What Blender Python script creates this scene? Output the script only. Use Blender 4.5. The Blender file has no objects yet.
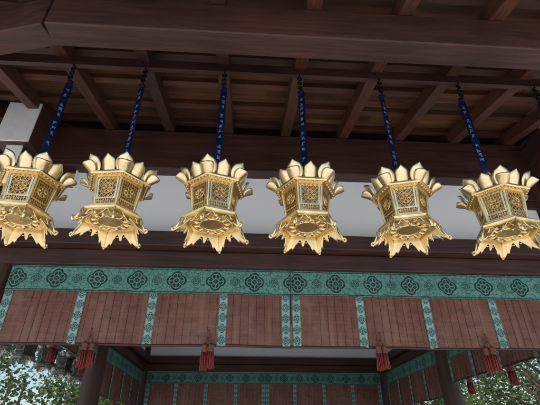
import bpy, math, random
from mathutils import Vector, Matrix
random.seed(7)
sc = bpy.context.scene
COL = sc.collection
pi = math.pi

# ---------------------------------------------------------------- node helpers
def new_mat(name):
    m = bpy.data.materials.new(name); m.use_nodes = True
    nt = m.node_tree
    b = nt.nodes["Principled BSDF"]
    return m, nt, b
def M(nt, op, a, b=None, c=None):
    n = nt.nodes.new('ShaderNodeMath'); n.operation = op
    for i, x in enumerate((a, b, c)):
        if x is None: continue
        if isinstance(x, (int, float)): n.inputs[i].default_value = x
        else: nt.links.new(x, n.inputs[i])
    return n.outputs[0]
def MIX(nt, f, c1, c2):
    n = nt.nodes.new('ShaderNodeMix'); n.data_type = 'RGBA'
    if isinstance(f, (int, float)): n.inputs[0].default_value = f
    else: nt.links.new(f, n.inputs[0])
    for i, c in ((6, c1), (7, c2)):
        if isinstance(c, (tuple, list)): n.inputs[i].default_value = (*c, 1) if len(c) == 3 else c
        else: nt.links.new(c, n.inputs[i])
    return n.outputs[2]
def RAMP(nt, f, a, b):
    n = nt.nodes.new('ShaderNodeMapRange'); n.clamp = True
    nt.links.new(f, n.inputs[0]); n.inputs[1].default_value = a; n.inputs[2].default_value = b
    return n.outputs[0]
def NOISE(nt, scale, detail=4, vec=None, rough=.55):
    n = nt.nodes.new('ShaderNodeTexNoise'); n.inputs['Scale'].default_value = scale
    n.inputs['Detail'].default_value = detail; n.inputs['Roughness'].default_value = rough
    if vec is not None: nt.links.new(vec, n.inputs['Vector'])
    return n.outputs['Fac']
def OBJ(nt, scale=(1, 1, 1)):
    tc = nt.nodes.new('ShaderNodeTexCoord'); mp = nt.nodes.new('ShaderNodeMapping')
    mp.inputs['Scale'].default_value = scale
    nt.links.new(tc.outputs['Object'], mp.inputs['Vector'])
    return mp.outputs['Vector']
def BUMP(nt, h, b, strength=.3, dist=.01):
    n = nt.nodes.new('ShaderNodeBump'); n.inputs['Strength'].default_value = strength
    n.inputs['Distance'].default_value = dist
    nt.links.new(h, n.inputs['Height']); nt.links.new(n.outputs[0], b.inputs['Normal'])

def wood(name, dark, light, axis, rough=.5, gs=14, island=False):
    m, nt, b = new_mat(name)
    s = [gs, gs, gs]; s[axis] = gs * .07
    v = OBJ(nt, tuple(s))
    g = NOISE(nt, 2.2, 8, v, .65)
    big = NOISE(nt, 1.7, 4, OBJ(nt))
    c = MIX(nt, RAMP(nt, g, .32, .68), dark, light)
    dk = tuple(x * .45 for x in dark)
    if island:
        gi = nt.nodes.new('ShaderNodeNewGeometry')
        c = MIX(nt, M(nt, 'MULTIPLY', gi.outputs['Random Per Island'], .75), c, dk)
    c2 = MIX(nt, M(nt, 'MULTIPLY', RAMP(nt, big, .42, .72), .7), c, dk)
    fine = NOISE(nt, 9, 3, v)
    c3 = MIX(nt, M(nt, 'MULTIPLY', RAMP(nt, fine, .6, .7), .6), c2, dk)
    nt.links.new(c3, b.inputs['Base Color'])
    nt.links.new(M(nt, 'ADD', M(nt, 'MULTIPLY', g, .25), rough - .1), b.inputs['Roughness'])
    BUMP(nt, g, b, .45, .007)
    return m
WD = (.032, .013, .009); WL = (.085, .031, .020)
W = [wood("dark_wood_%s" % 'xyz'[i], WD, WL, i) for i in range(3)]
WR = [wood("roof_wood_%s" % 'xyz'[i], (.060, .021, .010), (.150, .054, .026), i, .55, 14, True) for i in range(3)]
WP = wood("soffit_plank", (.075, .029, .013), (.27, .115, .050), 0, .65, 9, True)
WF = wood("floor_wood", (.20, .13, .08), (.36, .25, .16), 0, .5, 8)

def plaster():
    m, nt, b = new_mat("white_plaster")
    n = NOISE(nt, 1.6, 6, OBJ(nt)); n2 = NOISE(nt, 60, 3, OBJ(nt))
    st = NOISE(nt, 3, 4, OBJ(nt, (6, 6, .5)))
    c = MIX(nt, RAMP(nt, n, .3, .75), (.90, .93, .97), (.86, .89, .93))
    c = MIX(nt, M(nt, 'MULTIPLY', RAMP(nt, st, .55, .8), .2), c, (.76, .77, .78))
    nt.links.new(c, b.inputs['Base Color']); b.inputs['Roughness'].default_value = .85
    BUMP(nt, n2, b, .15, .003)
    return m
PL = plaster()
def simple(name, c, rough=.6, metal=0, noise=.25, scale=20):
    m, nt, b = new_mat(name)
    n = NOISE(nt, scale, 4, OBJ(nt))
    nt.links.new(MIX(nt, RAMP(nt, n, .3, .7), tuple(x * (1 - noise) for x in c), tuple(min(1, x * (1 + noise)) for x in c)), b.inputs['Base Color'])
    b.inputs['Roughness'].default_value = rough; b.inputs['Metallic'].default_value = metal
    return m
WHITEP = simple("white_end_paint", (.88, .88, .88), .7, 0, .05)
def gold(name, c1, c2, rough, sc_=25, bump=.25):
    m, nt, b = new_mat(name)
    n = NOISE(nt, sc_, 6, OBJ(nt)); n2 = NOISE(nt, 140, 3, OBJ(nt)); n3 = NOISE(nt, 9, 5, OBJ(nt))
    c = MIX(nt, RAMP(nt, n, .35, .72), c1, c2)
    c = MIX(nt, M(nt, 'MULTIPLY', RAMP(nt, n3, .48, .72), .5), c, tuple(x * .5 for x in c2))
    nt.links.new(c, b.inputs['Base Color']); b.inputs['Metallic'].default_value = 1
    nt.links.new(M(nt, 'ADD', M(nt, 'MULTIPLY', n, .3), rough), b.inputs['Roughness'])
    BUMP(nt, n2, b, bump, .002)
    return m
GOLD = gold("gilt_metal", (1.0, .83, .48), (.90, .66, .32), .17)
PETG = gold("gilt_petals", (1.0, .86, .55), (.95, .74, .40), .20, 18)
GOLD2 = gold("gilt_metal_matte", (.84, .60, .28), (.55, .36, .14), .28, 40)
BRONZE = gold("bronze_panel", (.46, .32, .16), (.24, .155, .07), .4, 60)
DBRONZE = simple("dark_patinated_bronze", (.12, .12, .10), .45, .9, .5, 30)
DBRONZE2 = simple("pale_patinated_bronze", (.32, .33, .27), .5, .7, .4, 30)
BLACK = simple("black_iron", (.015, .015, .017), .35, .8)
BLUE = simple("blue_lacquer", (.004, .009, .036), .12, 0, .5, 6)
GLYPH = simple("silver_ink", (.22, .30, .46), .4, .3, .4)
RED = simple("red_silk", (.21, .026, .024), .65, 0, .55, 90)
REDD = simple("brown_silk", (.15, .05, .03), .6, 0, .4, 90)
THREAD = simple("dark_thread", (.03, .015, .012), .8)
def reed():
    m, nt, b = new_mat("reed_blind")
    n = NOISE(nt, 3, 5, OBJ(nt, (.5, .5, 60)), .7)
    n2 = NOISE(nt, 1.7, 5, OBJ(nt)); n3 = NOISE(nt, 9, 5, OBJ(nt, (1, 1, 2))); n4 = NOISE(nt, 2, 4, OBJ(nt, (9, 9, .8)))
    c = MIX(nt, RAMP(nt, n, .3, .7), (.125, .042, .027), (.25, .095, .060))
    c = MIX(nt, M(nt, 'MULTIPLY', RAMP(nt, n2, .45, .66), .65), c, (.31, .165, .115))
    c = MIX(nt, M(nt, 'MULTIPLY', RAMP(nt, n3, .48, .7), .6), c, (.075, .030, .022))
    c = MIX(nt, M(nt, 'MULTIPLY', RAMP(nt, n4, .52, .72), .45), c, (.34, .2, .145))
    nt.links.new(c, b.inputs['Base Color']); b.inputs['Roughness'].default_value = .5
    return m
REED = reed()

def brocade(name, period, R, width, teal, teal2, dark, small=True, fade=(.24, .36, .31)):
    m, nt, b = new_mat(name)
    tc = nt.nodes.new('ShaderNodeTexCoord'); sp = nt.nodes.new('ShaderNodeSeparateXYZ')
    nt.links.new(tc.outputs['UV'], sp.inputs[0]); u, v = sp.outputs[0], sp.outputs[1]
    def motif(uoff, R):
        x = M(nt, 'SUBTRACT', M(nt, 'FLOORED_MODULO', M(nt, 'ADD', u, uoff), period), period / 2)
        d = M(nt, 'SQRT', M(nt, 'ADD', M(nt, 'MULTIPLY', x, x), M(nt, 'MULTIPLY', v, v)))
        th = M(nt, 'ARCTAN2', v, x)
        lob = M(nt, 'ABSOLUTE', M(nt, 'COSINE', M(nt, 'MULTIPLY', th, 2)))
        r0 = M(nt, 'MULTIPLY', M(nt, 'ADD', M(nt, 'MULTIPLY', lob, .24), .76), R)
        q = M(nt, 'DIVIDE', d, r0)
        out = M(nt, 'LESS_THAN', M(nt, 'ABSOLUTE', M(nt, 'SUBTRACT', q, .92)), .10)
        lob2 = M(nt, 'ABSOLUTE', M(nt, 'SINE', M(nt, 'MULTIPLY', th, 4)))
        mid = M(nt, 'MULTIPLY', M(nt, 'LESS_THAN', M(nt, 'ABSOLUTE', M(nt, 'SUBTRACT', q, .55)), .17), M(nt, 'GREATER_THAN', lob2, .3))
        cen = M(nt, 'LESS_THAN', M(nt, 'ABSOLUTE', M(nt, 'SUBTRACT', q, .16)), .1)
        return M(nt, 'MAXIMUM', out, M(nt, 'MAXIMUM', mid, cen)), q
    a, qa = motif(0, R)
    tot = a
    if small:
        s, qs = motif(period / 2, R * .5)
        tot = M(nt, 'MAXIMUM', tot, M(nt, 'MULTIPLY', s, .85))
        vo = nt.nodes.new('ShaderNodeTexVoronoi'); vo.feature = 'DISTANCE_TO_EDGE'; vo.inputs['Scale'].default_value = 30
        nt.links.new(tc.outputs['UV'], vo.inputs['Vector'])
        vine = M(nt, 'LESS_THAN', vo.outputs['Distance'], .06)
        vine = M(nt, 'MULTIPLY', vine, M(nt, 'MULTIPLY', M(nt, 'GREATER_THAN', qa, 1.1), M(nt, 'GREATER_THAN', qs, 1.15)))
        tot = M(nt, 'MAXIMUM', tot, M(nt, 'MULTIPLY', vine, .6))
    av = M(nt, 'ABSOLUTE', v)
    edge = M(nt, 'MULTIPLY', M(nt, 'GREATER_THAN', av, width / 2 * .86), M(nt, 'LESS_THAN', av, width / 2 * .94))
    tot = M(nt, 'MAXIMUM', tot, edge)
    n = NOISE(nt, 4, 5, OBJ(nt)); wv = NOISE(nt, 400, 2, OBJ(nt)); wn = NOISE(nt, 55, 3, OBJ(nt)); gr = NOISE(nt, 1.3, 4, OBJ(nt))
    base = MIX(nt, RAMP(nt, n, .3, .7), teal, teal2)
    wear = M(nt, 'SUBTRACT', .97, M(nt, 'MULTIPLY', RAMP(nt, wn, .5, .75), .4))
    c = MIX(nt, M(nt, 'MULTIPLY', RAMP(nt, wn, .5, .72), .35), base, fade)
    c = MIX(nt, M(nt, 'MULTIPLY', RAMP(nt, gr, .42, .72), .4), c, (.06, .15, .125))
    c = MIX(nt, M(nt, 'MULTIPLY', tot, wear), c, dark)
    nt.links.new(c, b.inputs['Base Color']); b.inputs['Roughness'].default_value = .75
    BUMP(nt, wv, b, .2, .001)
    return m
BAND = brocade("brocade_band", .314, .080, .21, (.085, .27, .215), (.13, .35, .29), (.008, .016, .018))
STRIP = brocade("brocade_strip", .085, .034, .07, (.20, .40, .36), (.31, .51, .49), (.015, .05, .05), False, (.46, .54, .52))

def ground_mat():
    m, nt, b = new_mat("pale_gravel")
    n = NOISE(nt, .25, 5, OBJ(nt)); n2 = NOISE(nt, 70, 3, OBJ(nt))
    c = MIX(nt, RAMP(nt, n2, .3, .7), (.62, .61, .59), (.78, .77, .75))
    c = MIX(nt, M(nt, 'MULTIPLY', RAMP(nt, n, .5, .8), .2), c, (.5, .48, .43))
    nt.links.new(c, b.inputs['Base Color']); b.inputs['Roughness'].default_value = .9
    BUMP(nt, n2, b, .6, .02)
    return m
GR = ground_mat()
STONE = simple("pale_stone", (.45, .44, .42), .85, 0, .12, 6)
BARK = simple("cypress_bark_roof", (.10, .075, .055), .9, 0, .4, 30)
TRUNK = simple("tree_bark", (.10, .07, .05), .9, 0, .4, 12)
def leafm():
    m, nt, b = new_mat("leaves")
    n = NOISE(nt, .9, 3, OBJ(nt)); n2 = NOISE(nt, 8, 2, OBJ(nt))
    c = MIX(nt, RAMP(nt, n, .35, .65), (.025, .055, .014), (.09, .14, .03))
    c = MIX(nt, M(nt, 'MULTIPLY', RAMP(nt, n2, .4, .7), .5), c, (.12, .14, .03))
    nt.links.new(c, b.inputs['Base Color']); b.inputs['Roughness'].default_value = .55
    tr = nt.nodes.new('ShaderNodeBsdfTranslucent'); nt.links.new(c, tr.inputs['Color'])
    mx = nt.nodes.new('ShaderNodeMixShader'); mx.inputs[0].default_value = .3
    nt.links.new(b.outputs[0], mx.inputs[1]); nt.links.new(tr.outputs[0], mx.inputs[2])
    nt.links.new(mx.outputs[0], nt.nodes['Material Output'].inputs['Surface'])
    return m
LEAF = leafm()

# ---------------------------------------------------------------- mesh builder
class MB:
    def __init__(s): s.v = []; s.f = []; s.uv = {}
    def box(s, x0, x1, y0, y1, z0, z1):
        i = len(s.v)
        s.v += [(x0, y0, z0), (x1, y0, z0), (x1, y1, z0), (x0, y1, z0), (x0, y0, z1), (x1, y0, z1), (x1, y1, z1), (x0, y1, z1)]
        for q in ((0, 3, 2, 1), (4, 5, 6, 7), (0, 1, 5, 4), (1, 2, 6, 5), (2, 3, 7, 6), (3, 0, 4, 7)):
            s.f.append(tuple(i + k for k in q))
        return s
    def bar(s, p, q, w, h, up=(0, 0, 1)):
        p = Vector(p); q = Vector(q); d = (q - p).normalized(); up = Vector(up)
        sd = d.cross(up).normalized(); u = sd.cross(d).normalized()
        i = len(s.v)
        for c in (p, q):
            for a, b in ((-1, -1), (1, -1), (1, 1), (-1, 1)):
                s.v.append(tuple(c + sd * a * w / 2 + u * b * h / 2))
        for qd in ((0, 1, 2, 3), (7, 6, 5, 4), (0, 4, 5, 1), (1, 5, 6, 2), (2, 6, 7, 3), (3, 7, 4, 0)):
            s.f.append(tuple(i + k for k in qd))
        return s
    def tube(s, pts, rad, n=8, cap=True):
        pts = [Vector(p) for p in pts]
        if not isinstance(rad, (list, tuple)): rad = [rad] * len(pts)
        i0 = len(s.v)
        d0 = (pts[1] - pts[0]).normalized()
        ref = Vector((0, 0, 1)) if abs(d0.z) < .9 else Vector((1, 0, 0))
        for k, p in enumerate(pts):
            d = (pts[min(k + 1, len(pts) - 1)] - pts[max(k - 1, 0)]).normalized()
            a = d.cross(ref)
            if a.length < 1e-4: a = d.cross(Vector((0, 1, 0)))
            a.normalize(); b = a.cross(d)
            ref = b
            for j in range(n):
                t = 2 * pi * j / n
                s.v.append(tuple(p + (a * math.cos(t) + b * math.sin(t)) * rad[k]))
        for k in range(len(pts) - 1):
            for j in range(n):
                A = i0 + k * n + j; B = i0 + k * n + (j + 1) % n
                s.f.append((A, B, B + n, A + n))
        if cap:
            s.f.append(tuple(i0 + j for j in range(n))[::-1]); L = i0 + (len(pts) - 1) * n
            s.f.append(tuple(L + j for j in range(n)))
        return s
    def loft(s, rings, n=6, rot=0, c=(0, 0), cap=True):
        i0 = len(s.v)
        for r, z in rings:
            for j in range(n):
                t = rot + 2 * pi * j / n
                s.v.append((c[0] + r * math.cos(t), c[1] + r * math.sin(t), z))
        for k in range(len(rings) - 1):
            for j in range(n):
                A = i0 + k * n + j; B = i0 + k * n + (j + 1) % n
                s.f.append((A, B, B + n, A + n))
        if cap:
            s.f.append(tuple(i0 + j for j in range(n))[::-1]); L = i0 + (len(rings) - 1) * n
            s.f.append(tuple(L + j for j in range(n)))
        return s
    def torus(s, c, R, r, n=20, k=6, nrm=(0, 0, 1), sx=1.0):
        c = Vector(c); z = Vector(nrm).normalized()
        a = z.orthogonal().normalized() if abs(z.z) > .9 else z.cross(Vector((0, 0, 1))).normalized()
        b = z.cross(a); i0 = len(s.v)
        for i in range(n):
            t = 2 * pi * i / n; e = a * math.cos(t) * sx + b * math.sin(t)
            for j in range(k):
                p = 2 * pi * j / k
                s.v.append(tuple(c + e * (R + r * math.cos(p)) + z * r * math.sin(p)))
        for i in range(n):
            for j in range(k):
                s.f.append((i0 + i * k + j, i0 + ((i + 1) % n) * k + j, i0 + ((i + 1) % n) * k + (j + 1) % k, i0 + i * k + (j + 1) % k))
        return s
    def quad_uv(s, ps, uvs):
        i = len(s.v); s.v += [tuple(p) for p in ps]; s.uv[len(s.f)] = uvs; s.f.append((i, i + 1, i + 2, i + 3)); return s
    def obj(s, name, mat, parent=None, smooth=False, bevel=0, solid=0):
        me = bpy.data.meshes.new(name); me.from_pydata(s.v, [], s.f); me.update()
        if s.uv:
            L = me.uv_layers.new(name="UVMap")
            for fi, uvs in s.uv.items():
                for k, li in enumerate(me.polygons[fi].loop_indices): L.data[li].uv = uvs[k]
        me.materials.append(mat)
        if smooth:
            for p in me.polygons: p.use_smooth = True
        o = bpy.data.objects.new(name, me); COL.objects.link(o)
        if parent: o.parent = parent
        if solid:
            md = o.modifiers.new("s", 'SOLIDIFY'); md.thickness = solid; md.offset = 0
        if bevel:
            md = o.modifiers.new("b", 'BEVEL'); md.width = bevel; md.segments = 2; md.limit_method = 'ANGLE'
        return o
def empty(name, loc=(0, 0, 0)):
    e = bpy.data.objects.new(name, None); e.empty_display_size = .2; e.location = loc; COL.objects.link(e); return e

# ---------------------------------------------------------------- pavilion
X0, X1, Y0, Y1 = -2.02, 2.90, 3.25, 8.75
YM = 6.0
SL = .24
pav = empty("shrine_pavilion")
g = MB(); g.box(-150, 150, -150, 150, -.2, 0); g.obj("ground", GR)
p = MB(); p.box(X0 - .7, X1 + .7, Y0 - .7, Y1 + .7, .004, .32); p.obj("stone_platform", STONE, None, bevel=.02)
f = MB()
yy = Y0 - .3
while yy < Y1 + .3:
    f.box(X0 - .3, X1 + .3, yy, yy + .196, .325, .37); yy += .2
f.obj("floor_boards", WF, pav, bevel=.004)
cols = [(X0, Y0), (X1, Y0), (X0, YM), (X1, YM), (X0, Y1), (X1, Y1)]
c = MB()
for x, y in cols:
    c.loft([(.14, .37), (.13, 1.5), (.125, 3.80)], 24, 0, (x, y))
o = c.obj("columns", W[2], pav, smooth=True)
md = o.modifiers.new("e", 'EDGE_SPLIT')
bx = MB(); by = MB(); pw = MB()
for yb, s in ((Y0, -1), (Y1, 1)):
    def yr(a, b):
        q = sorted((yb + s * a, yb + s * b)); return q
    a, b = yr(-.10, .13); bx.box(X0 - .10, X1 + .10, a, b, 2.845, 2.98)
    a, b = yr(-.17, .23); bx.box(X0 - .45, X1 + .45, a, b, 2.983, 3.115)
    a, b = yr(-.12, .155); bx.box(X0 - .75, X1 + .75, a, b, 3.80, 4.245)
    a, b = yr(-.03, .03); pw.box(X0 + .1, X1 - .1, a, b, 3.105, 3.81)
EX = .46
for xb, s in ((X0, -1), (X1, 1)):
    def xr(a, b):
        return sorted((xb + s * a, xb + s * b))
    a, b = xr(-.10, .127); by.box(a, b, Y0 + .1, Y1 - .1, 2.847, 2.981)
    a, b = xr(-.168, .228); by.box(a, b, Y0 - .4, Y1 + .4, 2.985, 3.112)
    a, b = xr(-.138, .152); by.box(a, b, Y0 - EX, Y1 + EX, 3.803, 4.241)
    a, b = xr(-.028, .028); pw.box(a, b, Y0 + .1, Y1 - .1, 3.103, 3.812)
bx.obj("long_beams", W[0], pav, bevel=.008); by.obj("cross_beams", W[1], pav, bevel=.008)
pw.obj("plaster_walls", PL, pav)
br = MB(); wh = MB()
for x, y in cols:
    for dx, dy in ((0, -1), (0, 1), (-1, 0), (1, 0)):
        if y == YM and dy: continue
        L = .40
        ex, ey = x + dx * L, y + dy * L
        br.bar((x, y, 3.715), (ex, ey, 3.715), .13, .17)
        wh.bar((ex, ey, 3.715), (ex + dx * .012, ey + dy * .012, 3.715), .134, .174)
        br.bar((x, y, 3.585), (x + dx * .26, y + dy * .26, 3.585), .12, .086)
        wh.bar((x + dx * .26, y + dy * .26, 3.585), (x + dx * .27, y + dy * .27, 3.585), .123, .09)
br.obj("bracket_arms", W[1], pav, bevel=.006); wh.obj("bracket_end_paint", WHITEP, pav)
ke = MB()
for x, s in ((X0 - .75, -1), (X1 + .75, 1)):
    for yb, t in ((Y0, -1), (Y1, 1)):
        q = sorted((yb - t * .115, yb + t * .15)); r = sorted((x, x + s * .012))
        ke.box(r[0], r[1], q[0], q[1], 3.81, 4.235)
for xb, s in ((X0, -1), (X1, 1)):
    q = sorted((xb - s * .133, xb + s * .147))
    ke.box(q[0], q[1], Y0 - EX - .012, Y0 - EX, 3.808, 4.236)
ke.obj("beam_end_paint", WHITEP, pav)
cl = MB(); cl.box(X0 + .13, X1 - .13, Y0 + .13, Y1 - .13, 4.26, 4.29); cl.obj("inner_ceiling", WR[0], pav)
cj = MB()
for i in range(1, 9):
    x = X0 + (X1 - X0) * i / 9; cj.box(x - .03, x + .03, Y0 + .13, Y1 - .13, 4.2, 4.258)
cj.obj("ceiling_joists", W[1], pav)

OUT = 2.25
def zs(d): return 4.25 - SL * d
RX = [.352 + .575 * k for k in range(-9, 10)]
rf = MB(); rs = MB()
RW, RH = .09, .125
for x in RX:
    over = max(0, (X0 - x), (x - X1))
    if over > OUT - .1: continue
    for yb, s in ((Y0, -1), (Y1, 1)):
        d0 = over if over > 0 else -.16
        jx = random.uniform(-.008, .008)
        rf.bar((x + jx, yb + s * d0, zs(d0 - .15) + RH / 2), (x - jx, yb + s * OUT, zs(OUT - .15) + RH / 2), RW, RH)
k = -4
while True:
    y = Y0 - 1.9 + .575 * (k + 4)
    if y > Y1 + 2.0: break
    over = max(0, Y0 - y, y - Y1)
    for xb, s in ((X0, -1), (X1, 1)):
        d0 = over if over > 0 else -.16
        rs.bar((xb + s * d0, y, zs(d0 - .15) + RH / 2), (xb + s * OUT, y, zs(OUT - .15) + RH / 2), RW, RH)
    k += 1
rf.obj("rafters_long", WR[1], pav, bevel=.005); rs.obj("rafters_side", WR[0], pav, bevel=.005)
hp = MB()
for x, s in ((X0, -1), (X1, 1)):
    for y, t in ((Y0, -1), (Y1, 1)):
        hp.bar((x - s * .1, y - t * .1, zs(-.25) + .03), (x + s * OUT, y + t * OUT, zs(OUT - .15) + .03), .13, .17)
hp.obj("hip_rafters", W[1], pav, bevel=.006)
bt = MB(); pk = MB()
d = .12
def zt(d): return zs(d - .15) + RH
while d < OUT:
    for y, t in ((Y0, -1), (Y1, 1)):
        bt.bar((X0 - d, y + t * d, zt(d) + .025), (X1 + d, y + t * d, zt(d) + .025), .06, .05)
    for x, t in ((X0, -1), (X1, 1)):
        bt.bar((x + t * d, Y0 - d, zt(d) + .026), (x + t * d, Y1 + d, zt(d) + .026), .06, .05)
    d += .34
bt.obj("soffit_battens", WR[0], pav)
d = -.15
while d < OUT:
    d2 = min(d + .19, OUT); j = random.uniform(0, .01)
    za, zb = zt(d) + .055 + j, zt(d2) + .055 + j
    for y, t in ((Y0, -1), (Y1, 1)):
        xs = [X0 - d2] ; xx = X0 - d2 + random.uniform(.4, 1.6)
        while xx < X1 + d2 - .3: xs.append(xx); xx += random.uniform(.5, 1.4)
        xs.append(X1 + d2)
        for a, b in zip(xs[:-1], xs[1:]):
            jj = random.uniform(0, .012)
            i0 = len(pk.v)
            pk.v += [(a, y + t * d, za + jj), (b, y + t * d, za + jj), (b, y + t * (d2 - .004), zb + jj), (a, y + t * (d2 - .004), zb + jj)]
            pk.f.append((i0, i0 + 1, i0 + 2, i0 + 3))
    for x, t in ((X0, -1), (X1, 1)):
        i0 = len(pk.v)
        pk.v += [(x + t * d, Y0 - d, za + .004), (x + t * d, Y1 + d, za + .004), (x + t * (d2 - .004), Y1 + d2, zb + .004), (x + t * (d2 - .004), Y0 - d2, zb + .004)]
        pk.f.append((i0, i0 + 1, i0 + 2, i0 + 3))
    d = d2 if d2 < OUT else OUT + 1
pk.obj("soffit_boards", WP, pav, solid=.012)
rb = MB()
E = OUT + .12; z0 = zs(OUT - .15) + .2
def rect(e, z): return [(X0 - e, Y0 - e, z), (X1 + e, Y0 - e, z), (X1 + e, Y1 + e, z), (X0 - e, Y1 + e, z)]
rings = [rect(-.3, zt(-.3) + .11), rect(E, z0 + .02), rect(E + .05, z0 + .22), rect(E - 1.2, z0 + .75), rect(E - 2.6, z0 + 1.7), rect(E - 4.0, z0 + 3.0), rect(E - 4.65, z0 + 3.75)]
for r in rings: rb.v += r
for kk in range(len(rings) - 1):
    for j in range(4):
        A = kk * 4 + j; B = kk * 4 + (j + 1) % 4
        rb.f.append((A, B, B + 4, A + 4))
rb.f.append((0, 3, 2, 1)); L = (len(rings) - 1) * 4; rb.f.append((L, L + 1, L + 2, L + 3))
rb.obj("bark_roof", BARK, pav)
rg = MB(); xm = (X0 + X1) / 2; ym = (Y0 + Y1) / 2
rg.box(X0 - E + 4.4, X1 + E - 4.4, ym - .28, ym + .28, z0 + 3.7, z0 + 4.15); rg.obj("ridge", BARK, pav, bevel=.05)
fe = MB()
for y, t in ((Y0, -1), (Y1, 1)):
    fe.bar((X0 - OUT - .05, y + t * (OUT + .03), z0 - .08), (X1 + OUT + .05, y + t * (OUT + .03), z0 - .08), .05, .17)
for x, t in ((X0, -1), (X1, 1)):
    fe.bar((x + t * (OUT + .03), Y0 - OUT, z0 - .081), (x + t * (OUT + .03), Y1 + OUT, z0 - .081), .05, .168)
fe.obj("eave_fascia", W[0], pav)

fb = MB()
fb.box(-1.165, 5.0, 1.47, 1.625, 3.60, 3.853)
fb.obj("eave_purlin", W[0], pav, bevel=.007)
fc = MB()
dirv = Vector((-.39, .10, 0)).normalized(); st = Vector((-1.165, 1.55, 3.727))
fc.bar(tuple(st + dirv * .002), tuple(st + dirv * 2.6), .15, .25)
fc.obj("eave_purlin_return", W[0], pav, bevel=.007)
hr = MB(); YL = 2.05
hr.box(-3.9, 4.8, YL - .018, YL + .018, zs(Y0 - YL) - .04, zs(Y0 - YL) + .045)
hr.obj("hook_rail", W[0], pav)
sr = MB()
for x in (X0 - 1.15, X1 + 1.15): sr.box(x - .025, x + .025, 2.2, 9.8, zs(1.15) - .01, zs(1.15) + .04)
sr.obj("side_hook_rails", W[1], pav)

# ---------------------------------------------------------------- blinds
def blind(loc, ang, width, ztop, zbot, strips, band=.21, gap=.0014):
    e = empty("bamboo_blind", (loc[0], loc[1], 0)); e.rotation_euler = (0, 0, ang)
    s = MB(); z = ztop - .01
    ns = max(6, int(width / .2))
    ph = random.uniform(0, 6)
    def wy(x, z):
        return (.008 * math.sin(x * 5 + ph) + .004 * math.sin(x * 13 + ph * 2)) * min(1, (ztop - z) / .3)
    while z > zbot:
        h_ = .0066 - gap
        i0 = len(s.v)
        for i in range(ns + 1):
            x = width * i / ns; y = wy(x, z)
            s.v += [(x, y - .0025, z - h_), (x, y - .0025, z), (x, y + .0025, z), (x, y + .0025, z - h_)]
        for i in range(ns):
            A = i0 + i * 4
            for q in range(4): s.f.append((A + q, A + (q + 1) % 4, A + 4 + (q + 1) % 4, A + 4 + q))
        z -= .0066
    s.obj("slats", REED, e)
    t = MB(); x = .04
    while x < width:
        t.bar((x, wy(x, ztop - band) - .0036, ztop - band), (x, wy(x, zbot) - .0036, zbot), .0022, .0012, (0, 1, 0)); x += .062
    t.obj("threads", THREAD, e)
    bar = MB()
    pts = [(width * i / ns, wy(width * i / ns, zbot), zbot - .009 + .002 * math.sin(i * 1.3 + ph)) for i in range(ns + 1)]
    bar.tube([(-.01, pts[0][1], zbot - .009)] + pts + [(width + .01, pts[-1][1], zbot - .009)], .010, 8)
    bar.obj("bottom_bar", W[0], e, True)
    b = MB()
    n = max(8, int(width / .1))
    for y, sg in ((-.011, 1), (.0095, 0)):
        for i in range(n):
            a, c2 = width * i / n, width * (i + 1) / n
            fa = sg * .005 * math.sin(a * 9 + ph); fb_ = sg * .005 * math.sin(c2 * 9 + ph)
            b.quad_uv([(a, y + wy(a, ztop - band) - abs(fa), ztop - band), (c2, y + wy(c2, ztop - band) - abs(fb_), ztop - band), (c2, y, ztop), (a, y, ztop)],
                      [(a + .1, -.105), (c2 + .1, -.105), (c2 + .1, .105), (a + .1, .105)])
    b.obj("brocade_valance", BAND, e)
    q = MB()
    for x in strips:
        for y in (-.0095, .008):
            za, zb = ztop - band - .001, zbot - .012
            ya, yb = y + wy(x, za), y + wy(x, zb)
            q.quad_uv([(x - .033, yb, zb), (x + .033, yb, zb), (x + .033, ya, za), (x - .033, ya, za)],
                      [(0, -.035), (0, .035), (za - zb, .035), (za - zb, -.035)])
    q.obj("brocade_strips", STRIP, e)
    return e
ZB = 2.245
blind((-1.875, 3.165), 0, 2.232, 2.84, ZB, [.04, .595, 1.145, 1.70, 2.192], gap=.0009)
blind((.362, 3.165), 0, 2.39, 2.84, ZB, [.04, .555, 1.105, 1.66, 2.21], gap=.0009)
wr = (X1 - X0 - .26) / 2
for i in range(2):
    blind((X0 + .13 + i * wr, Y1 - .03 - i * .012), 0, wr, 2.84, 2.1, [.04, wr * .25, wr * .5, wr * .75, wr - .04], gap=.0001)
def side(x, ya, yb, zb, ang):
    w = yb - ya
    blind((x, ya if ang > 0 else yb), ang, w, 2.84, zb, [.04, w * .25, w * .5, w * .75, w - .04], gap=.0002)
side(X0 + .02, YM + .15, Y1 - .15, 2.2, pi / 2)
side(X1 - .02, YM + .15, Y1 - .15, 2.2, -pi / 2)
side(X0 + .02, Y0 + .15, YM - .15, 2.54, pi / 2)
side(X1 - .02, Y0 + .15, YM - .15, 2.35, -pi / 2)

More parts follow.
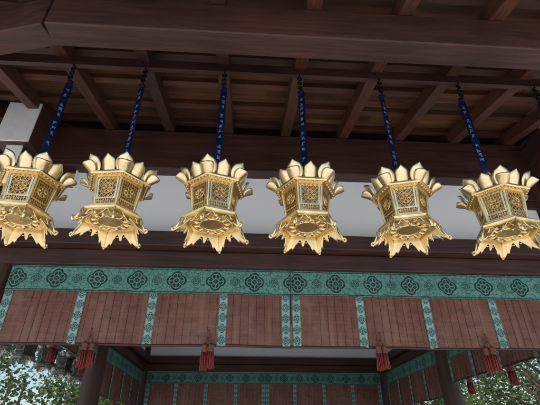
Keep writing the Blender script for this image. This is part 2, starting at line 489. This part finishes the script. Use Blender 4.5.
# ---------------------------------------------------------------- tassels
def tassel_meshes():
    cord = MB(); head = MB(); sk = MB()
    for s in (-1, 1):
        x = s * .024
        cord.tube([(0, 0, .02), (x * .5, 0, -.005), (x, 0, -.03)], .005, 6)
        head.loft([(.006, -.025), (.019, -.035), (.023, -.05), (.019, -.062), (.022, -.07), (.023, -.085), (.019, -.09)], 12, 0, (x, 0))
        for i in range(46):
            a = random.uniform(0, 2 * pi); r = .018 * math.sqrt(random.random()) + .003
            r2 = r * 1.3 + random.uniform(-.003, .004); Lz = -.2 + random.uniform(-.012, .008) + s * .006
            sw = .004 * math.sin(a * 3)
            p = (x + r * math.cos(a), r * math.sin(a), -.085); m_ = (x + r * 1.25 * math.cos(a) + sw, r * 1.25 * math.sin(a), -.14)
            sk.tube([p, m_, (x + r2 * math.cos(a + .1), r2 * math.sin(a + .1), Lz)], [.003, .0032, .0022], 5)
    cord.tube([(0, 0, .02), (0, 0, .07)], .005, 6)
    cord.torus((0, 0, .03), .012, .005, 12, 6, (0, 1, 0))
    return cord, head, sk
tc_, th_, ts_ = tassel_meshes()
tm = None
def tassel(loc, rot=0, s=1):
    global tm
    e = empty("red_tassel", loc); e.rotation_euler = (0, 0, rot); e.scale = (s, s, s)
    if tm is None:
        tm = [tc_.obj("cord", REDD, e, True).data, th_.obj("knot", REDD, e, True).data, ts_.obj("fringe", RED, e, True).data]
    else:
        for nme, d_ in zip(("cord", "knot", "fringe"), tm):
            o = bpy.data.objects.new(nme, d_); COL.objects.link(o); o.parent = e
for x, r, s_ in ((-1.135, .5, 1), (-.268, -.2, 1.03), (1.036, .15, .98), (1.878, -.5, 1)):
    tassel((x, 3.13, 2.275), r, s_)
for x in (-1.0, .4, 1.9): tassel((x, Y1 - .08, 2.1))
for y in (6.9, 8.0): tassel((X1 - .08, y, 2.2), 1.57); tassel((X0 + .08, y, 2.2), 1.57)
for y in (4.4, 5.3): tassel((X1 - .08, y, 2.36), 1.57, 1.1); tassel((X0 + .08, y, 2.54), 1.57, 1.1)

# ---------------------------------------------------------------- lanterns
def hexp(r, a, z): return Vector((r * math.cos(a), r * math.sin(a), z))
def lantern_parts():
    parts = []
    ZB0 = .085
    b = MB()
    b.loft([(.150, ZB0 - .006), (.170, ZB0), (.175, ZB0 + .012), (.162, ZB0 + .02), (.150, ZB0 + .024), (.150, ZB0 + .034), (.138, ZB0 + .04)], 6)
    parts.append(("base_plate", b, GOLD, False, 0, .0015))
    u = MB()
    u.torus((0, 0, ZB0 - .008), .112, .006, 30, 6); u.torus((0, 0, ZB0 - .010), .066, .007, 26, 6)
    for i in range(12):
        a = 2 * pi * i / 12
        u.tube([hexp(.07, a, ZB0 - .011), hexp(.09, a, ZB0 - .016), hexp(.108, a, ZB0 - .010)], [.006, .011, .004], 6)
    parts.append(("underside_rosette", u, GOLD, True, 0, 0))
    k = MB(); k.loft([(.060, ZB0 - .008), (.060, ZB0 - .0125)], 24)
    parts.append(("underside_vent", k, GOLD2, False, 0, 0))
    ap = MB(); n = 32
    for i in range(6):
        a0, a1 = 2 * pi * i / 6, 2 * pi * (i + 1) / 6
        prev = None
        for j in range(n + 1):
            s_ = j / n; q = abs(s_ - .5) * 2
            if q < .46: dd = .034 + .012 * math.cos(q / .46 * 2 * pi) + (.012 if q < .08 else 0)
            elif q < .62: dd = .046 + (.080 - .046) * ((q - .46) / .16) ** 1.2
            elif q < .80: dd = .080 - .014 * math.sin((q - .62) / .18 * pi)
            else: dd = .080 + .012 * math.sin((q - .80) / .20 * pi / 2)
            def P(rr, z): return hexp(rr, a0, z).lerp(hexp(rr, a1, z), s_)
            base = len(ap.v)
            for m_ in range(6):
                t = m_ / 5
                rr = .160 + .048 * (t * dd / .085) ** 1.6
                ap.v.append(tuple(P(rr, ZB0 - t * dd)))
            if prev is not None:
                for m_ in range(5): ap.f.append((prev + m_, prev + m_ + 1, base + m_ + 1, base + m_))
            prev = base
    parts.append(("apron", ap, GOLD, True, .005, 0))
    scp = MB()
    for i in range(6):
        a = 2 * pi * i / 6
        pts = []
        for j in range(10):
            t = j / 9 * 1.6 * pi; rr = .017 * (1 - .5 * j / 9)
            pts.append(hexp(.208 + rr * math.sin(t) * .9, a, -.004 + rr * (1 - math.cos(t)) * .9))
        scp.tube(pts, [.008 - .003 * j / 9 for j in range(10)], 6)
        scp.tube([hexp(.174, a, ZB0 + .0), hexp(.184, a, ZB0 - .03), hexp(.205, a, .005)], [.005, .006, .008], 6)
        for sg in (-1, 1):
            a1 = a + sg * pi / 3
            pts = []
            for j in range(9):
                t = j / 8; s_ = .10 + .34 * t
                pp = hexp(.176, a, 0).lerp(hexp(.176, a1, 0), s_); pp.z = ZB0 - .024 - .016 * math.cos(t * 2.3 * pi) * (1 - .3 * t)
                pts.append(pp)
            scp.tube(pts, .0035, 5)
    parts.append(("foot_scrolls", scp, GOLD, True, 0, 0))
    zb, zt_ = ZB0 + .038, .300; rb_, rt = .120, .142
    fr = MB(); pan = MB(); lat = MB()
    for i in range(6):
        a0, a1 = 2 * pi * i / 6, 2 * pi * (i + 1) / 6
        am = (a0 + a1) / 2; out = hexp(1, am, 0)
        fr.tube([hexp(rb_, a0, zb), hexp(rt, a0, zt_)], .008, 8)
        def P(s_, h, o=0):
            r = rb_ + (rt - rb_) * h
            return hexp(r, a0, 0).lerp(hexp(r, a1, 0), s_) + Vector((0, 0, zb + (zt_ - zb) * h)) + out * o
        for h, hh in ((.03, .012), (.24, .010), (.93, .014)):
            fr.bar(P(0, h), P(1, h), .010, hh)
        for s_ in (.10, .90): fr.bar(P(s_, .24), P(s_, .93), .009, .009, up=out)
        i0 = len(pan.v); pan.v += [tuple(P(0, 0, -.006)), tuple(P(1, 0, -.006)), tuple(P(1, 1, -.006)), tuple(P(0, 1, -.006))]; pan.f.append((i0, i0 + 1, i0 + 2, i0 + 3))
        nn = 4
        if i % 2 == 0:
            for j in range(-nn, nn + 1):
                for sg in (1, -1):
                    s0 = .10 + .80 * (j / nn); s1 = s0 + .80
                    if sg < 0: s0, s1 = 1 - s0, 1 - s1
                    def at(t): return s0 + (s1 - s0) * t, .24 + .69 * t
                    ts = [(bound - s0) / (s1 - s0) for bound in (.10, .90)]
                    ta, tb = max(0, min(ts)), min(1, max(ts))
                    if tb - ta > .05:
                        lat.bar(P(*at(ta)), P(*at(tb)), .004, .004, up=out)
        else:
            for j in range(1, 7):
                s_ = .10 + .80 * j / 7; lat.bar(P(s_, .24), P(s_, .93), .0036, .0036, up=out)
            for j in range(1, 6):
                h = .24 + .69 * j / 6; lat.bar(P(.10, h), P(.90, h), .0036, .0036, up=out)
        cpt = P(.5, .585, .002)
        lat.torus(cpt, .032, .0045, 22, 6, out); lat.torus(cpt, .013, .004, 14, 6, out)
        tg = Vector((-math.sin(am), math.cos(am), 0))
        for j in range(6):
            t = 2 * pi * j / 6
            dv = tg * math.cos(t) + Vector((0, 0, 1)) * math.sin(t)
            lat.tube([cpt + dv * .012, cpt + dv * .021, cpt + dv * .030], [.004, .0085, .004], 6)
        for j in range(9):
            s_ = .08 + .84 * j / 8; lat.bar(P(s_, .05), P(s_, .22), .004, .004, up=out)
        for j in range(4):
            lat.torus(P(.18 + .64 * j / 3, .135, .001), .008, .0025, 12, 5, out)
    parts += [("body_frame", fr, GOLD, False, 0, 0), ("body_panels", pan, BRONZE, False, .002, 0), ("body_lattice", lat, GOLD2, False, 0, 0)]
    ca = MB()
    ca.loft([(.13, .292), (.15, .300), (.170, .303), (.182, .300), (.190, .306), (.188, .318), (.165, .334), (.12, .35), (.075, .372), (.045, .398), (.03, .41)], 6)
    parts.append(("canopy", ca, GOLD, False, 0, .0015))
    cb = MB()
    for i in range(6):
        a0, a1 = 2 * pi * i / 6, 2 * pi * (i + 1) / 6
        for j in range(7):
            pp = hexp(.174, a0, .3).lerp(hexp(.174, a1, .3), (j + .5) / 7)
            cb.loft([(.002, pp.z - .009), (.0075, pp.z - .004), (.0085, pp.z + .002)], 8, 0, (pp.x, pp.y))
    parts.append(("canopy_beading", cb, GOLD2, True, 0, 0))
    pe = MB()
    nu, nv = 8, 12
    def petal(a, W_, H_, rr0, O_, z0_, open_):
        out = hexp(1, a, 0); tg = Vector((-math.sin(a), math.cos(a), 0)); i0 = len(pe.v)
        for v_ in range(nv + 1):
            t = v_ / nv
            w = W_ * (math.sin(pi * (.14 + .76 * t)) ** .55)
            if t > .72: w *= max(0, 1 - ((t - .72) / .28) ** 2.0)
            if v_ == nv: w = .001
            for u_ in range(nu + 1):
                s_ = -1 + 2 * u_ / nu
                cup = .024 * s_ * s_ * math.sin(pi * (.1 + .8 * t))
                r = rr0 + O_ * math.sin(t * 1.75) - cup * (1 - open_ * .4) + .010 * t ** 5 - .004 * math.exp(-(s_ * 5) ** 2) * (1 - t)
                zz = z0_ + H_ * t - open_ * .02 * t * t + cup * open_
                pe.v.append(tuple(out * r + tg * (w * s_) + Vector((0, 0, zz))))
        for v_ in range(nv):
            for u_ in range(nu):
                A = i0 + v_ * (nu + 1) + u_; pe.f.append((A, A + 1, A + nu + 2, A + nu + 1))
    for i in range(12):
        big = i % 2 == 0
        petal(2 * pi * i / 12, .048 if big else .044, .101 if big else .092, .165 if big else .148, .044 if big else .038, .318, 0)
    for i in range(6):
        petal(2 * pi * i / 6, .040, .052, .180, .055, .310, 1)
    parts.append(("petals", pe, PETG, True, .004, 0))
    fi = MB()
    fi.loft([(.03, .405), (.036, .415), (.022, .43), (.030, .45), (.024, .47), (.008, .485)], 16)
    fi.torus((0, 0, .495), .014, .004, 14, 6, (0, 1, 0))
    parts.append(("finial", fi, GOLD, True, 0, 0))
    return parts
LP = lantern_parts(); cache = {}
ZL = 2.60
def hanging_lantern(x, y, rot, ztop, strap_rot=0, tilt=0, dark=False, sway=0):
    e = empty("hanging_lantern", (x, y, ZL)); body = bpy.data.objects.new("lantern_body", None); COL.objects.link(body); body.parent = e
    body.rotation_euler = (tilt, 0, rot)
    for nme, mb, mat, sm, sol, bev in LP:
        if dark:
            if nme in ("canopy_beading", "underside_vent", "foot_scrolls"): continue
            mat = DBRONZE2 if nme in ("petals", "apron") else DBRONZE
        key = (nme, dark)
        if key not in cache:
            o = mb.obj(nme, mat, body, sm); cache[key] = o.data
        else:
            o = bpy.data.objects.new(nme, cache[key]); COL.objects.link(o); o.parent = body
        if sol: m_ = o.modifiers.new("s", 'SOLIDIFY'); m_.thickness = sol; m_.offset = 0
        if bev and not dark: m_ = o.modifiers.new("b", 'BEVEL'); m_.width = bev; m_.segments = 2; m_.limit_method = 'ANGLE'
    H = ztop - ZL
    st = MB(); w = .0235
    st.box(-w, w, -.0035, .0035, .505, 1.145)
    st.loft([(w * 1.3, 1.145), (w * 1.0, 1.165), (w * .35, 1.18)], 4, pi / 4)
    so = st.obj("name_plaque", BLUE, e, bevel=.0018); so.rotation_euler = (0, sway, strap_rot)
    gl = MB(); z = 1.10
    while z > .56:
        s_ = random.uniform(.028, .038)
        for _ in range(random.randint(2, 4)):
            zz = z - random.uniform(.1, .9) * s_; xc = random.uniform(-.003, .003); hw = random.uniform(.005, .012)
            gl.bar((xc - hw, -.0045, zz - .001), (xc + hw, -.0045, zz + random.uniform(-.001, .002)), .001, random.uniform(.0015, .0026))
        for _ in range(random.randint(1, 3)):
            xx = random.uniform(-.010, .010); gl.bar((xx, -.0047, z - s_ * random.uniform(.6, 1)), (xx + random.uniform(-.003, .003), -.0047, z - s_ * random.uniform(0, .3)), .001, random.uniform(.0015, .0026), (1, 0, 0))
        gl.bar((-.002, -.0045, z - .012), (random.choice((-1, 1)) * .012, -.0045, z - s_), .001, .0022)
        z -= s_ + random.choice((.008, .012, .016, .05))
    if not dark:
        go = gl.obj("inscription", GLYPH, e); go.rotation_euler = (0, sway, strap_rot)
    ch = MB(); z = 1.17; k_ = 0
    while z < H - .05:
        ch.torus((0, 0, z + .014), .015, .0045, 12, 6, (0, 1, 0) if k_ % 2 else (1, 0, 0)); z += .022; k_ += 1
    hk = [(.0, 0, z)] + [(.024 * math.sin(t), 0, z + .024 - .024 * math.cos(t)) for t in [pi * j / 6 for j in range(1, 7)]] + [(-.02, -.012, z + .06), (-.034, -.016, z + .03)]
    ch.tube(hk, .0065, 6)
    ch.tube([(0, 0, .497), (0, 0, .515)], .004, 6)
    ch.obj("chain", BLACK, e, True)
    return e
rots = [.10, -.14, .35, .05, -.28, .22]
LX = [-1.275, -.772, -.205, .342, .937, 1.537]
srot = [.55, -.5, .3, -.6, .45, -.3]
zh = zs(Y0 - YL)
for x, r, q in zip(LX, rots, srot):
    hanging_lantern(x, YL, r, zh, q, random.uniform(-.03, .03), False, random.uniform(-.012, .012))
for x in (-1.86, 2.13, 2.72, -2.45): hanging_lantern(x, YL, random.uniform(-.5, .5), zh)
for x, ys in ((X0 - 1.15, 4.9), (X1 + 1.15, 6.7)):
    y = ys
    while y < 9.4:
        hanging_lantern(x, y, random.uniform(-.5, .5), zs(1.15), 1.57, 0, True); y += .72

# ---------------------------------------------------------------- trees
def tree(name, x, y, h, cr, n=9000, seed=1, zlow=1.6, leaf=.15):
    rnd = random.Random(seed); e = empty(name, (x, y, 0)); t = MB(); lf = MB()
    top = Vector((rnd.uniform(-.5, .5), rnd.uniform(-.5, .5), h * .85))
    t.tube([(0, 0, -.1), (.05, .05, h * .15), tuple(top * .45), tuple(top)], [h * .03, h * .022, h * .016, .03], 9)
    clumps = []
    for i in range(34):
        z = zlow + (h - zlow) * rnd.random() ** .8; f_ = (z - zlow) / (h - zlow)
        R = cr * (1 - .65 * f_ ** 1.5) * rnd.uniform(.4, 1.0); a = rnd.uniform(0, 2 * pi)
        c_ = Vector((R * math.cos(a), R * math.sin(a), z)); clumps.append((c_, cr * rnd.uniform(.18, .36)))
        s0 = top * min(.95, max(.15, (z - .8) / h))
        mid = s0.lerp(c_, .5) + Vector((0, 0, .15))
        t.tube([tuple(s0), tuple(mid), tuple(c_)], [h * .008, h * .005, .008], 6)
    for i in range(n):
        c_, r_ = clumps[rnd.randrange(len(clumps))]
        v = Vector((rnd.gauss(0, 1), rnd.gauss(0, 1), rnd.gauss(0, .7))) * r_ * .62 + c_
        d_ = Vector((rnd.uniform(-1, 1), rnd.uniform(-1, 1), rnd.uniform(-.7, .3))).normalized()
        s_ = d_.orthogonal().normalized(); s_.rotate(Matrix.Rotation(rnd.uniform(0, 6.28), 3, d_))
        L = leaf * rnd.uniform(.6, 1.3); i0 = len(lf.v)
        lf.v += [tuple(v), tuple(v + d_ * L * .5 + s_ * L * .3), tuple(v + d_ * L), tuple(v + d_ * L * .5 - s_ * L * .3)]
        lf.f.append((i0, i0 + 1, i0 + 2, i0 + 3))
    t.obj("trunk", TRUNK, e, True); lf.obj("foliage", LEAF, e)
tree("tree", -7.5, 11.5, 7.5, 2.6, 20000, 3, leaf=.11)
tree("tree", -5.5, 17, 7.0, 2.6, 14000, 4)
tree("tree", -12.5, 17, 9, 3.4, 12000, 5)
tree("tree", 9.4, 13.0, 7.5, 2.6, 20000, 6, leaf=.11)
tree("tree", 7.5, 19, 8, 3.0, 14000, 8)
tree("tree", 14.5, 18, 9, 3.4, 12000, 9)
dm = MB(); rnd = random.Random(5); tr = MB()
cl_ = []
for i in range(90):
    a = math.radians(rnd.uniform(-75, 75)); R = rnd.uniform(30, 42); h = rnd.uniform(4.5, 8)
    x, y = R * math.sin(a), R * math.cos(a); tr.tube([(x, y, 0), (x + .2, y, h * .7)], [.2, .06], 6)
    for k in range(7):
        cl_.append((Vector((x + rnd.gauss(0, 1.5), y + rnd.gauss(0, 1.5), rnd.uniform(1, h))), rnd.uniform(.7, 1.5)))
for i in range(40000):
    c_, r_ = cl_[rnd.randrange(len(cl_))]
    v = Vector((rnd.gauss(0, 1), rnd.gauss(0, 1), rnd.gauss(0, .7))) * r_ * .6 + c_
    d_ = Vector((rnd.uniform(-1, 1), rnd.uniform(-1, 1), rnd.uniform(-.7, .3))).normalized(); s_ = d_.orthogonal().normalized()
    L = rnd.uniform(.25, .5); i0 = len(dm.v)
    dm.v += [tuple(v), tuple(v + d_ * L * .5 + s_ * L * .3), tuple(v + d_ * L), tuple(v + d_ * L * .5 - s_ * L * .3)]; dm.f.append((i0, i0 + 1, i0 + 2, i0 + 3))
e = empty("distant_trees"); dm.obj("foliage", LEAF, e); tr.obj("trunks", TRUNK, e, True)

# ---------------------------------------------------------------- light
w = bpy.data.worlds.new("World"); sc.world = w; w.use_nodes = True
nt = w.node_tree; bg = nt.nodes['Background']; sky = nt.nodes.new('ShaderNodeTexSky'); sky.sky_type = 'NISHITA'
sky.sun_disc = False; EL = math.radians(54)
sv = Vector((-.45, -.89, 0)).normalized() * math.cos(EL) + Vector((0, 0, math.sin(EL)))
sky.sun_elevation = EL; sky.sun_rotation = math.atan2(sv.x, sv.y)
nt.links.new(sky.outputs[0], bg.inputs['Color']); bg.inputs['Strength'].default_value = .15
sl = bpy.data.lights.new("sun", 'SUN'); sl.energy = 5; sl.angle = math.radians(.5); sl.color = (1, .96, .90)
so = bpy.data.objects.new("sun", sl); COL.objects.link(so); so.rotation_euler = sv.to_track_quat('Z', 'Y').to_euler()

# ---------------------------------------------------------------- camera
cam = bpy.data.cameras.new("camera"); co = bpy.data.objects.new("camera", cam); COL.objects.link(co)
cam.sensor_width = 36; cam.lens = 403 / 540 * 36; cam.clip_end = 500
yaw, pit = math.radians(3.5), math.radians(31)
fw = Vector((math.sin(yaw) * math.cos(pit), math.cos(yaw) * math.cos(pit), math.sin(pit)))
co.location = (0, 0, 1.6); co.rotation_euler = fw.to_track_quat('-Z', 'Y').to_euler()
sc.camera = co
sc.view_settings.view_transform = 'Standard'; sc.view_settings.look = 'None'; sc.view_settings.exposure = 0
